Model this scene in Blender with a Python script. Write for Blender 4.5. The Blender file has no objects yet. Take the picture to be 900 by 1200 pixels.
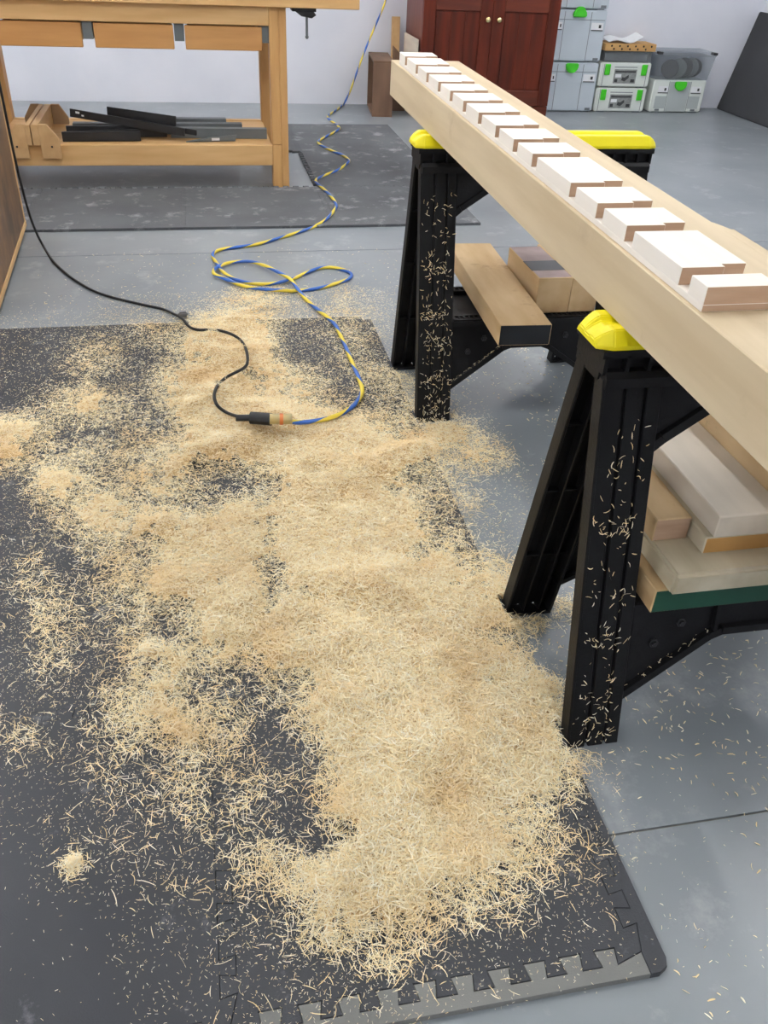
import bpy, bmesh, math, random
import numpy as np
from mathutils import Matrix, Vector

random.seed(7)
rng = np.random.default_rng(7)
scene = bpy.context.scene
C = scene.collection

# ------------------------------------------------------------------ camera
FPX, CAMH = 1002.0, 1.2
_n = np.array([376-450, 2034-600, FPX]); _d = _n/np.linalg.norm(_n)
_v = np.array([5900-450, 170-600, FPX]); _v = _v-_d*(_v@_d); _X = _v/np.linalg.norm(_v)
_Z = -_d; _Y = np.cross(_Z, _X)
RW = np.stack([_X, _Y, _Z])                      # world = RW @ cam (x right, y down, z forward)
cam_data = bpy.data.cameras.new('camera'); cam = bpy.data.objects.new('camera', cam_data); C.objects.link(cam)
_r = RW@np.array([1, 0, 0]); _u = -(RW@np.array([0, 1, 0])); _b = -(RW@np.array([0, 0, 1]))
M = Matrix(((_r[0], _u[0], _b[0], 0), (_r[1], _u[1], _b[1], 0), (_r[2], _u[2], _b[2], CAMH), (0, 0, 0, 1)))
cam.matrix_world = M
cam_data.sensor_fit = 'VERTICAL'; cam_data.sensor_height = 36.0; cam_data.lens = FPX*36/1200
cam_data.clip_start = 0.02
scene.camera = cam

# ------------------------------------------------------------------ world / exposure
w = bpy.data.worlds.new('world'); scene.world = w; w.use_nodes = True
w.node_tree.nodes['Background'].inputs[0].default_value = (.8, .87, 1, 1)
w.node_tree.nodes['Background'].inputs[1].default_value = 0.15
scene.view_settings.view_transform = 'Standard'
scene.view_settings.look = 'None'
scene.view_settings.exposure = 0.0
scene.view_settings.gamma = 1.0
scene.view_settings.use_curve_mapping = False
LAMP = 54.0                                       # ceiling tube strength

# ------------------------------------------------------------------ materials
def srgb(r, g, b):
    f = lambda c: (c/255/12.92) if c/255 <= .04045 else ((c/255+.055)/1.055)**2.4
    return (f(r), f(g), f(b), 1)

def mat(name, c1, c2=None, rough=.6, scale=6.0, stretch=(1, 1, 1), metal=0.0, bump=0.0, bscale=None,
        lo=.35, hi=.65, detail=5, spec=.4, third=None, tscale=3.0, tlo=.5, thi=.7, coat=0.0):
    m = bpy.data.materials.new(name); m.use_nodes = True
    nt = m.node_tree; N = nt.nodes; L = nt.links
    p = N['Principled BSDF']
    p.inputs['Roughness'].default_value = rough
    p.inputs['Metallic'].default_value = metal
    p.inputs['Specular IOR Level'].default_value = spec
    if coat: p.inputs['Coat Weight'].default_value = coat; p.inputs['Coat Roughness'].default_value = .15
    p.inputs['Base Color'].default_value = c1
    tc = N.new('ShaderNodeTexCoord'); mp = N.new('ShaderNodeMapping'); mp.inputs['Scale'].default_value = stretch
    L.new(tc.outputs['Object'], mp.inputs['Vector'])
    no = N.new('ShaderNodeTexNoise'); no.inputs['Scale'].default_value = scale; no.inputs['Detail'].default_value = detail
    L.new(mp.outputs[0], no.inputs['Vector'])
    if c2:
        cr = N.new('ShaderNodeValToRGB'); cr.color_ramp.elements[0].position = lo; cr.color_ramp.elements[1].position = hi
        cr.color_ramp.elements[0].color = c1; cr.color_ramp.elements[1].color = c2
        L.new(no.outputs['Fac'], cr.inputs[0]); out = cr.outputs[0]
        if third:
            n2 = N.new('ShaderNodeTexNoise'); n2.inputs['Scale'].default_value = tscale; n2.inputs['Detail'].default_value = 8
            n2.inputs['Roughness'].default_value = .7
            L.new(tc.outputs['Object'], n2.inputs['Vector'])
            mr = N.new('ShaderNodeMapRange'); mr.inputs[1].default_value = tlo; mr.inputs[2].default_value = thi
            L.new(n2.outputs['Fac'], mr.inputs[0])
            mx = N.new('ShaderNodeMixRGB'); mx.inputs[2].default_value = third
            L.new(mr.outputs[0], mx.inputs[0]); L.new(out, mx.inputs[1]); out = mx.outputs[0]
        L.new(out, p.inputs['Base Color'])
    if bump:
        nb = N.new('ShaderNodeTexNoise'); nb.inputs['Scale'].default_value = bscale or scale*4; nb.inputs['Detail'].default_value = 4
        L.new(mp.outputs[0], nb.inputs['Vector'])
        bp = N.new('ShaderNodeBump'); bp.inputs['Strength'].default_value = bump; bp.inputs['Distance'].default_value = .004
        L.new(nb.outputs['Fac'], bp.inputs['Height']); L.new(bp.outputs[0], p.inputs['Normal'])
    return m

def emis(name, col, s):
    m = bpy.data.materials.new(name); m.use_nodes = True
    p = m.node_tree.nodes['Principled BSDF']; p.inputs['Base Color'].default_value = col
    p.inputs['Emission Color'].default_value = col; p.inputs['Emission Strength'].default_value = s
    return m

MT = {}
MT['wall'] = mat('white_wall_paint', srgb(226, 228, 236), srgb(218, 221, 230), rough=.55, scale=2.5)
MT['floor'] = mat('grey_floor_paint', srgb(136, 142, 146), srgb(122, 129, 134), rough=.34, scale=2.2, detail=9, bump=.06, bscale=40,
                  third=srgb(172, 174, 176), tscale=5.5, tlo=.56, thi=.78, spec=.5)
MT['groove'] = mat('joint_dirt', srgb(120, 118, 112), srgb(100, 98, 95), rough=.9)
MT['ceil'] = mat('ceiling_paint', srgb(225, 225, 225))
MT['foam'] = mat('dark_foam', srgb(60, 62, 66), srgb(69, 71, 75), rough=.68, spec=.25, scale=3, detail=8, bump=.25, bscale=420,
                 third=srgb(150, 152, 156), tscale=14, tlo=.60, thi=.86)
MT['foam_dusty'] = mat('dusty_foam', srgb(78, 81, 85), srgb(92, 95, 98), rough=.78, scale=3, detail=8, bump=.25, bscale=300,
                 third=srgb(172, 172, 174), tscale=9, tlo=.55, thi=.80)
MT['foam_grey'] = mat('grey_foam', srgb(110, 111, 108), srgb(118, 119, 116), rough=.7, scale=5, bump=.2, bscale=420)
MT['black'] = mat('black_plastic', srgb(15, 15, 17), srgb(22, 22, 24), rough=.52, scale=9, bump=.12, bscale=160, spec=.2)
MT['yellow'] = mat('yellow_plastic', srgb(240, 226, 10), srgb(232, 216, 8), rough=.45, scale=5)
MT['maple'] = mat('maple', srgb(196, 176, 143), srgb(210, 192, 160), rough=.6, scale=2.6, stretch=(9, .8, 9), bump=.05, third=srgb(180, 158, 128), tscale=5, tlo=.60, thi=.80)
MT['maple_far'] = mat('strip_maple', srgb(240, 232, 220), srgb(246, 239, 228), rough=.6, scale=3, stretch=(9, 1, 9))
MT['endgrain'] = mat('end_grain', srgb(190, 160, 134), srgb(176, 146, 120), rough=.75, scale=5, stretch=(2, 2, 14))
MT['pine'] = mat('pine', srgb(226, 186, 130), srgb(212, 168, 110), rough=.55, scale=2.4, stretch=(1, 9, 9), third=srgb(160, 108, 60), tscale=6, tlo=.68, thi=.8)
MT['pine_v'] = mat('pine_upright', srgb(212, 166, 106), srgb(194, 146, 90), rough=.55, scale=2.4, stretch=(9, 9, 1), third=srgb(150, 100, 56), tscale=6, tlo=.68, thi=.8)
MT['pine_d'] = mat('pine_drawer', srgb(206, 154, 96), srgb(190, 138, 82), rough=.55, scale=2.2, stretch=(1, 9, 9), third=srgb(160, 100, 55), tscale=7, tlo=.66, thi=.8)
MT['ply'] = mat('plywood', srgb(206, 170, 122), srgb(190, 152, 104), rough=.6, scale=3, stretch=(4, 1, 4))
MT['ply_in'] = mat('plywood_inside', srgb(176, 150, 118), srgb(150, 122, 90), rough=.6, scale=3)
MT['stain'] = mat('stained_panel', srgb(120, 92, 66), srgb(84, 68, 54), rough=.5, scale=3.0, stretch=(1, 3, 1), third=srgb(150, 112, 76), tscale=4, tlo=.5, thi=.75)
MT['red'] = mat('cherry', srgb(94, 36, 19), srgb(68, 25, 13), rough=.42, scale=2.2, stretch=(9, 9, .8), spec=.25)
MT['red_h'] = mat('cherry_rail', srgb(102, 42, 21), srgb(76, 30, 15), rough=.42, scale=2.2, stretch=(.8, 9, 9), spec=.4)
MT['red_side'] = mat('cherry_side', srgb(112, 60, 50), srgb(98, 50, 42), rough=.35, scale=2, stretch=(9, 9, .8))
MT['brass'] = mat('brass', srgb(222, 204, 150), metal=1.0, rough=.25)
MT['walnut'] = mat('walnut', srgb(118, 90, 70), srgb(96, 72, 56), rough=.55, scale=3, stretch=(5, 5, 1))
MT['sysgrey'] = mat('grey_blue_case', srgb(198, 208, 216), srgb(192, 202, 210), rough=.45, scale=3)
MT['syswhite'] = mat('pale_case', srgb(222, 228, 222), srgb(216, 222, 217), rough=.45, scale=3)
MT['sysdark'] = mat('case_panel', srgb(176, 184, 184), srgb(170, 178, 178), rough=.5, scale=3)
MT['seam'] = mat('case_seam', srgb(112, 119, 124), rough=.6)
MT['green'] = mat('green_latch', srgb(76, 206, 44), srgb(68, 196, 40), rough=.4, scale=3)
MT['label'] = mat('white_label', srgb(232, 234, 236), srgb(226, 228, 230), rough=.5, scale=3)
MT['ink'] = mat('label_ink', srgb(52, 54, 56), srgb(70, 72, 74), rough=.6, scale=20)
MT['greyprint'] = mat('grey_print', srgb(150, 154, 152), srgb(128, 132, 130), rough=.6, scale=40)
MT['orange'] = mat('perforated_tan', srgb(196, 156, 100), srgb(184, 142, 88), rough=.7, scale=5)
MT['dark'] = mat('dark_hole', srgb(40, 36, 32), rough=.9)
MT['panel'] = mat('charcoal_panel', srgb(50, 51, 54), srgb(56, 58, 61), rough=.7, scale=2.5, bump=.1, bscale=200)
MT['blackbar'] = mat('black_steel', srgb(34, 35, 37), srgb(46, 47, 49), rough=.45, scale=6, metal=.0)
MT['greybar'] = mat('grey_steel', srgb(116, 122, 124), srgb(104, 110, 112), rough=.5, scale=4)
MT['steel'] = mat('bare_steel', srgb(150, 152, 156), srgb(120, 122, 126), rough=.35, metal=.7, scale=9)
MT['rubber'] = mat('black_rubber', srgb(26, 27, 28), srgb(34, 35, 36), rough=.55, scale=9)
MT['clear'] = None
MT['greenend'] = mat('green_wax', srgb(30, 78, 60), srgb(22, 66, 50), rough=.55, scale=7)
MT['blackend'] = mat('black_wax', srgb(30, 33, 38), srgb(38, 41, 46), rough=.5, scale=9)
MT['rough_ash'] = mat('rough_sawn', srgb(206, 178, 136), srgb(188, 156, 112), rough=.75, scale=3, stretch=(5, 1, 5), third=srgb(140, 110, 76), tscale=7, tlo=.6, thi=.8, bump=.15, bscale=60)
MT['ash'] = mat('pale_board', srgb(220, 208, 190), srgb(206, 194, 176), rough=.45, scale=2.5, stretch=(7, 1, 7), spec=.5)
MT['ash_g'] = mat('greyed_board', srgb(206, 196, 172), srgb(188, 176, 148), rough=.6, scale=2.5, stretch=(7, 1, 7))
MT['amber'] = mat('amber_end', srgb(190, 146, 86), srgb(172, 128, 70), rough=.6, scale=6)
MT['purple'] = mat('stained_top', srgb(168, 150, 146), srgb(140, 122, 122), rough=.7, scale=9)

def clear_plastic():
    m = bpy.data.materials.new('smoky_clear_plastic'); m.use_nodes = True
    nt = m.node_tree; p = nt.nodes['Principled BSDF']
    p.inputs['Base Color'].default_value = srgb(190, 194, 196); p.inputs['Roughness'].default_value = .25
    tr = nt.nodes.new('ShaderNodeBsdfTransparent'); tr.inputs[0].default_value = (.8, .82, .84, 1)
    mx = nt.nodes.new('ShaderNodeMixShader'); mx.inputs[0].default_value = .80
    nt.links.new(p.outputs[0], mx.inputs[1]); nt.links.new(tr.outputs[0], mx.inputs[2])
    nt.links.new(mx.outputs[0], nt.nodes['Material Output'].inputs[0])
    return m
MT['clear'] = clear_plastic()

def shaving_mat(name, cols, dark):
    m = bpy.data.materials.new(name); m.use_nodes = True
    nt = m.node_tree; N = nt.nodes; L = nt.links; p = N['Principled BSDF']
    p.inputs['Roughness'].default_value = .7; p.inputs['Specular IOR Level'].default_value = .25
    g = N.new('ShaderNodeNewGeometry'); cr = N.new('ShaderNodeValToRGB')
    e = cr.color_ramp.elements
    e[0].position = 0; e[0].color = cols[0]; e[1].position = 1; e[1].color = cols[-1]
    for i, c in enumerate(cols[1:-1]):
        x = e.new((i+1)/(len(cols)-1)); x.color = c
    L.new(g.outputs['Random Per Island'], cr.inputs[0])
    tc = N.new('ShaderNodeTexCoord'); no = N.new('ShaderNodeTexNoise'); no.inputs['Scale'].default_value = 6.5; no.inputs['Detail'].default_value = 7
    L.new(tc.outputs['Object'], no.inputs['Vector'])
    mr = N.new('ShaderNodeMapRange'); mr.inputs[1].default_value = .50; mr.inputs[2].default_value = .68; mr.inputs[4].default_value = .55
    L.new(no.outputs['Fac'], mr.inputs[0])
    mx = N.new('ShaderNodeMixRGB'); mx.inputs[2].default_value = dark
    L.new(mr.outputs[0], mx.inputs[0]); L.new(cr.outputs[0], mx.inputs[1]); L.new(mx.outputs[0], p.inputs['Base Color'])
    return m
MT['shaving'] = shaving_mat('wood_shaving', [srgb(240, 214, 160), srgb(252, 234, 188), srgb(255, 243, 208), srgb(254, 249, 230)], srgb(240, 206, 148))
MT['shaving_bed'] = mat('shaving_bed', srgb(196, 162, 110), srgb(234, 202, 150), rough=.85, scale=170, bump=1.0, bscale=330, third=srgb(200, 160, 106), tscale=6.5, tlo=.50, thi=.68)

# ------------------------------------------------------------------ mesh helpers
class MB:
    def __init__(s): s.v = []; s.f = []; s.mi = []
    def add(s, vs, fs, mi=0):
        o = len(s.v); s.v += [tuple(map(float, x)) for x in vs]; s.f += [tuple(i+o for i in f) for f in fs]; s.mi += [mi]*len(fs); return s
    def box(s, x0, x1, y0, y1, z0, z1, mi=0, T=None):
        vs = [(x, y, z) for z in (z0, z1) for y in (y0, y1) for x in (x0, x1)]
        if T: vs = [T(*q) for q in vs]
        return s.add(vs, [(0, 2, 3, 1), (4, 5, 7, 6), (0, 1, 5, 4), (1, 3, 7, 5), (3, 2, 6, 7), (2, 0, 4, 6)], mi)
    def prism(s, poly, a, b, axis='y', mi=0, T=None, capmi=None):
        # poly (p,q): axis y -> (x,z); axis x -> (y,z); axis z -> (x,y)
        f = {'y': lambda p, q, t: (p, t, q), 'x': lambda p, q, t: (t, p, q), 'z': lambda p, q, t: (p, q, t)}[axis]
        vs = [f(p, q, a) for p, q in poly]+[f(p, q, b) for p, q in poly]
        if T: vs = [T(*q) for q in vs]
        n = len(poly); s.add(vs, [(i, (i+1) % n, n+(i+1) % n, n+i) for i in range(n)], mi)
        o = len(s.v)-2*n
        s.f += [tuple(o+i for i in range(n))[::-1], tuple(o+n+i for i in range(n))]; s.mi += [mi if capmi is None else capmi]*2
        return s
    def cyl(s, c, r, h, axis='z', n=20, mi=0, r2=None):
        r2 = r if r2 is None else r2
        vs = []
        for k, rr in ((0, r), (1, r2)):
            for i in range(n):
                a = 2*math.pi*i/n; p, q, t = rr*math.cos(a), rr*math.sin(a), k*h
                vs.append({'z': (c[0]+p, c[1]+q, c[2]+t), 'y': (c[0]+p, c[1]+t, c[2]+q), 'x': (c[0]+t, c[1]+p, c[2]+q)}[axis])
        return s.add(vs, [(i, (i+1) % n, n+(i+1) % n, n+i) for i in range(n)]+[tuple(range(n))[::-1], tuple(range(n, 2*n))], mi)
    def sphere(s, c, r, n=14, mi=0, sc=(1, 1, 1)):
        vs = []; fs = []
        for j in range(n//2+1):
            t = math.pi*j/(n//2)
            for i in range(n):
                a = 2*math.pi*i/n
                vs.append((c[0]+sc[0]*r*math.sin(t)*math.cos(a), c[1]+sc[1]*r*math.sin(t)*math.sin(a), c[2]+sc[2]*r*math.cos(t)))
        for j in range(n//2):
            for i in range(n): fs.append((j*n+i, (j+1)*n+i, (j+1)*n+(i+1) % n, j*n+(i+1) % n))
        return s.add(vs, fs, mi)
    def build(s, name, mats, parent=None, bevel=0.0, smooth=False, seg=1):
        me = bpy.data.meshes.new(name); me.from_pydata(s.v, [], s.f)
        for m in (mats if isinstance(mats, (list, tuple)) else [mats]): me.materials.append(m)
        me.polygons.foreach_set('material_index', s.mi)
        bm = bmesh.new(); bm.from_mesh(me)
        if smooth: bmesh.ops.remove_doubles(bm, verts=bm.verts, dist=1e-6)
        bmesh.ops.recalc_face_normals(bm, faces=bm.faces)
        if bevel:
            ed = [e for e in bm.edges if len(e.link_faces) == 2 and e.calc_face_angle(0) > .5]
            bmesh.ops.bevel(bm, geom=ed, offset=bevel, segments=seg, affect='EDGES', clamp_overlap=True)
        bm.to_mesh(me); bm.free()
        if smooth: me.polygons.foreach_set('use_smooth', [True]*len(me.polygons))
        o = bpy.data.objects.new(name, me); C.objects.link(o); o.parent = parent
        return o

def tag(o, label=None, cat=None, group=None, kind=None):
    if label: o['label'] = label
    if cat: o['category'] = cat
    if group: o['group'] = group
    if kind: o['kind'] = kind
    return o
def thing(name, label, cat, loc=(0, 0, 0), rz=0.0, group=None):
    o = bpy.data.objects.new(name, None); C.objects.link(o); o.location = loc; o.rotation_euler = (0, 0, rz)
    o.empty_display_size = .1
    return tag(o, label, cat, group)
def copy_tree(o, parent=None):
    c = o.copy(); C.objects.link(c); c.parent = parent
    for ch in list(o.children): copy_tree(ch, c)
    return c

def smooth_path(pts, sub=8):
    P = np.array(pts, float); n = len(P); out = []
    for i in range(n-1):
        p0 = P[max(i-1, 0)]; p1 = P[i]; p2 = P[i+1]; p3 = P[min(i+2, n-1)]
        for k in range(sub):
            t = k/sub
            out.append(.5*((2*p1)+(-p0+p2)*t+(2*p0-5*p1+4*p2-p3)*t*t+(-p0+3*p1-3*p2+p3)*t**3))
    out.append(P[-1]); return np.array(out)
def tube(name, pts, r, m, parent=None, n=10, sub=8, caps=True):
    P = smooth_path(pts, sub)
    L = np.concatenate([[0], np.cumsum(np.linalg.norm(np.diff(P, axis=0), axis=1))])
    T = np.gradient(P, axis=0); T /= np.linalg.norm(T, axis=1)[:, None]
    up = np.array([0, 0, 1.]) if abs(T[0][2]) < .9 else np.array([1., 0, 0])
    a = np.cross(T[0], up); a /= np.linalg.norm(a)
    vs = []; fs = []; uv = []
    for i in range(len(P)):
        a = a-T[i]*(a@T[i]); a /= np.linalg.norm(a); b = np.cross(T[i], a)
        for k in range(n+1):
            t = 2*math.pi*k/n; vs.append(P[i]+r*(a*math.cos(t)+b*math.sin(t))); uv.append((k/n, L[i]))
    for i in range(len(P)-1):
        for k in range(n):
            q = i*(n+1)+k; fs.append((q, q+1, q+n+2, q+n+1))
    me = bpy.data.meshes.new(name); me.from_pydata([tuple(x) for x in vs], [], fs); me.materials.append(m)
    ul = me.uv_layers.new(name='cord'); li = np.zeros(len(me.loops), int); me.loops.foreach_get('vertex_index', li)
    ul.data.foreach_set('uv', np.array(uv)[li].ravel())
    me.polygons.foreach_set('use_smooth', [True]*len(fs))
    o = bpy.data.objects.new(name, me); C.objects.link(o); o.parent = parent
    return o

# ------------------------------------------------------------------ photo pixel <-> floor, used to read ground positions of cords and shavings
def floor_at(px, py, z=0.0):
    r = RW@np.array([px-450, py-600, FPX]); t = (z-CAMH)/r[2]; return (r[0]*t, r[1]*t, z)
def to_px(x, y, z):
    P = np.stack([x, y, z-CAMH], -1)@RW
    return P[..., 0]/P[..., 2]*FPX+450, P[..., 1]/P[..., 2]*FPX+600

# ================================================================== ROOM
X0, X1, Y0, Y1, ZC = -3.2, 4.45, -2.6, 7.06, 2.75
J1, J2 = .736, 3.645
g = .004
mb = MB()
ys = [Y0, J1-g/2, J1+g/2, J2-g/2, J2+g/2, Y1]
xs = [X0, 1.9-g/2, 1.9+g/2, X1]
for i in (0, 2, 4):
    mb.box(X0, X1, ys[i], ys[i+1], -.06, 0, 0)
mb.box(X0, X1, Y0, Y1, -.08, -.0035, 1)
tag(mb.build('floor', [MT['floor'], MT['groove']]), kind='structure')
tag(MB().box(X0, X1, Y1, Y1+.1, -.08, ZC).build('wall_back', MT['wall']), kind='structure')
tag(MB().box(X1, X1+.1, Y0, Y1+.1, -.08, ZC).build('wall_right', MT['wall']), kind='structure')
tag(MB().box(X0-.1, X0, Y0, Y1+.1, -.08, ZC).build('wall_left', MT['wall']), kind='structure')
tag(MB().box(X0-.1, X1+.1, Y0-.1, Y0, -.08, ZC).build('wall_front', MT['wall']), kind='structure')
tag(MB().box(X0-.1, X1+.1, Y0-.1, Y1+.1, ZC, ZC+.1).build('ceiling', MT['ceil']), kind='structure')

MT['tube'] = emis('lamp_tube', (1, .995, .985, 1), LAMP)
def lamp(x, y, lab):
    t = thing('ceiling_light', lab, 'ceiling light', (x, y, ZC), 0, 'ceiling lights')
    MB().prism([(-.16, 0), (.16, 0), (.10, -.05), (-.10, -.05)], -.62, .62, 'y').build('housing', MT['ceil'], t)
    for sx in (-.05, .05):
        MB().cyl((sx, -.6, -.075), .018, 1.2, 'y', 12).build('tube', MT['tube'], t, smooth=False)
for lx in (-1.9, .1, 2.6):
    for ly in (-1.3, 1.9, 4.2, 5.8):
        lamp(lx, ly, 'white two-tube ceiling light fixed above the workshop floor')

# ================================================================== FOAM MATS
def tooth_line(p0, p1, n, a=.0115):
    p0 = np.array(p0); p1 = np.array(p1); d = p1-p0; nrm = np.array([-d[1], d[0]])/np.linalg.norm(d)
    pts = [p0]
    for k in range(n):
        for t, s in ((.28, -1), (.20, 1), (.80, 1), (.72, -1)):
            pts.append(p0+d*(.045+.91*(k+t)/n)+nrm*a*s)
    pts.append(p1); return pts
def straight(p0, p1): return [np.array(p0, float), np.array(p1, float)]
def mat_piece(name, loop, h, m, parent, ins=.0008):
    pts = []
    for e in loop: pts += e[:-1]
    P = np.array(pts); n = len(P)
    A = .5*np.sum(P[:, 0]*np.roll(P[:, 1], -1)-np.roll(P[:, 0], -1)*P[:, 1])
    if A < 0: P = P[::-1]
    d1 = P-np.roll(P, 1, 0); d2 = np.roll(P, -1, 0)-P
    n1 = np.stack([-d1[:, 1], d1[:, 0]], 1); n1 /= np.linalg.norm(n1, axis=1)[:, None]
    n2 = np.stack([-d2[:, 1], d2[:, 0]], 1); n2 /= np.linalg.norm(n2, axis=1)[:, None]
    nn = n1+n2; nn /= np.maximum(np.sum(nn*n1, 1), .35)[:, None]
    Q = P+nn*ins; B = P+nn*ins*.25
    vs = [(x, y, 0) for x, y in B]+[(x, y, h-.0015) for x, y in B]+[(x, y, h) for x, y in Q]
    fs = []
    for k in (0, 1):
        for i in range(n): j = (i+1) % n; fs.append((k*n+i, k*n+j, (k+1)*n+j, (k+1)*n+i))
    fs += [tuple(range(2*n, 3*n)), tuple(range(n))[::-1]]
    return MB().add(vs, fs).build(name, m, parent)
def mat_grid(parent, xs, ys, h, m, skip=(), borders=(), n=10, bw=.032, gm=None):
    """tiles between the seam coordinates; borders: set of 'l','r','f','b' edge strips"""
    nx, ny = len(xs)-1, len(ys)-1
    has = lambda i, j: 0 <= i < nx and 0 <= j < ny and (i, j) not in skip
    def hl(i, k):   # horizontal edge at ys[k] of column i
        p0, p1 = (xs[i], ys[k]), (xs[i+1], ys[k])
        nn = max(4, round((xs[i+1]-xs[i])/.0576))
        ext = (k == 0 and 'f' not in borders) or (k == ny and 'b' not in borders)
        return straight(p0, p1) if ext else tooth_line(p0, p1, nn)
    def vl(k, j):
        p0, p1 = (xs[k], ys[j]), (xs[k], ys[j+1])
        nn = max(4, round((ys[j+1]-ys[j])/.0576))
        ext = (k == 0 and 'l' not in borders) or (k == nx and 'r' not in borders)
        return straight(p0, p1) if ext else tooth_line(p0, p1, nn)
    for i in range(nx):
        for j in range(ny):
            if has(i, j):
                mat_piece('mat_tile', [hl(i, j), vl(i+1, j), hl(i, j+1)[::-1], vl(i, j)[::-1]], h, m, parent)
    if 'f' in borders:
        for i in range(nx):
            x0, x1, y = xs[i], xs[i+1], ys[0]
            mat_piece('edge_strip', [straight((x0, y-bw), (x1, y-bw)), straight((x1, y-bw), (x1, y)), hl(i, 0)[::-1], straight((x0, y), (x0, y-bw))], h*.96, gm or m, parent)
    if 'b' in borders:
        for i in range(nx):
            x0, x1, y = xs[i], xs[i+1], ys[-1]
            mat_piece('edge_strip', [hl(i, ny), straight((x1, y), (x1, y+bw)), straight((x1, y+bw), (x0, y+bw)), straight((x0, y+bw), (x0, y))], h*.96, m, parent)
    if 'r' in borders:
        for j in range(ny):
            x, y0, y1 = xs[-1], ys[j], ys[j+1]
            if j == 0: y0 -= bw
            lo = straight((x, y0), (x+bw, y0)) if j else [np.array((x, y0)), np.array((x+bw*.45, y0)), np.array((x+bw*.85, y0+bw*.2)), np.array((x+bw, y0+bw*.6))]
            up = straight((x+bw, y0 if j else y0+bw*.6), (x+bw, y1))
            back = vl(nx, j)[::-1]
            loop = [lo, up, straight((x+bw, y1), (x, y1)), back]
            if not j: loop.append(straight((x, ys[0]), (x, y0)))
            mat_piece('edge_strip', loop, h*.97, m, parent)

MATZ = .012
fm = thing('foam_floor_mat', 'dark grey interlocking foam floor mat covered in pale wood shavings', 'floor mat')
mat_grid(fm, [-1.197, -.621, -.045, .530], [.545, 1.121, 1.697, 2.273, 2.849], MATZ, MT['foam'], borders=('f', 'b', 'r'), gm=MT['foam_grey'])
fb = thing('foam_floor_mat', 'dusty grey interlocking foam floor mat in front of and beside the pine workbench', 'floor mat')
mat_grid(fb, [-1.47, -.78, -.09, .60, 1.30], [3.97, 4.65, 5.46, 6.25], .012, MT['foam_dusty'], skip={(0, 1), (1, 1), (2, 1), (0, 2), (1, 2)}, borders=())
# interlocking teeth left open where the next tile is missing already follow the seam lines

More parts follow.
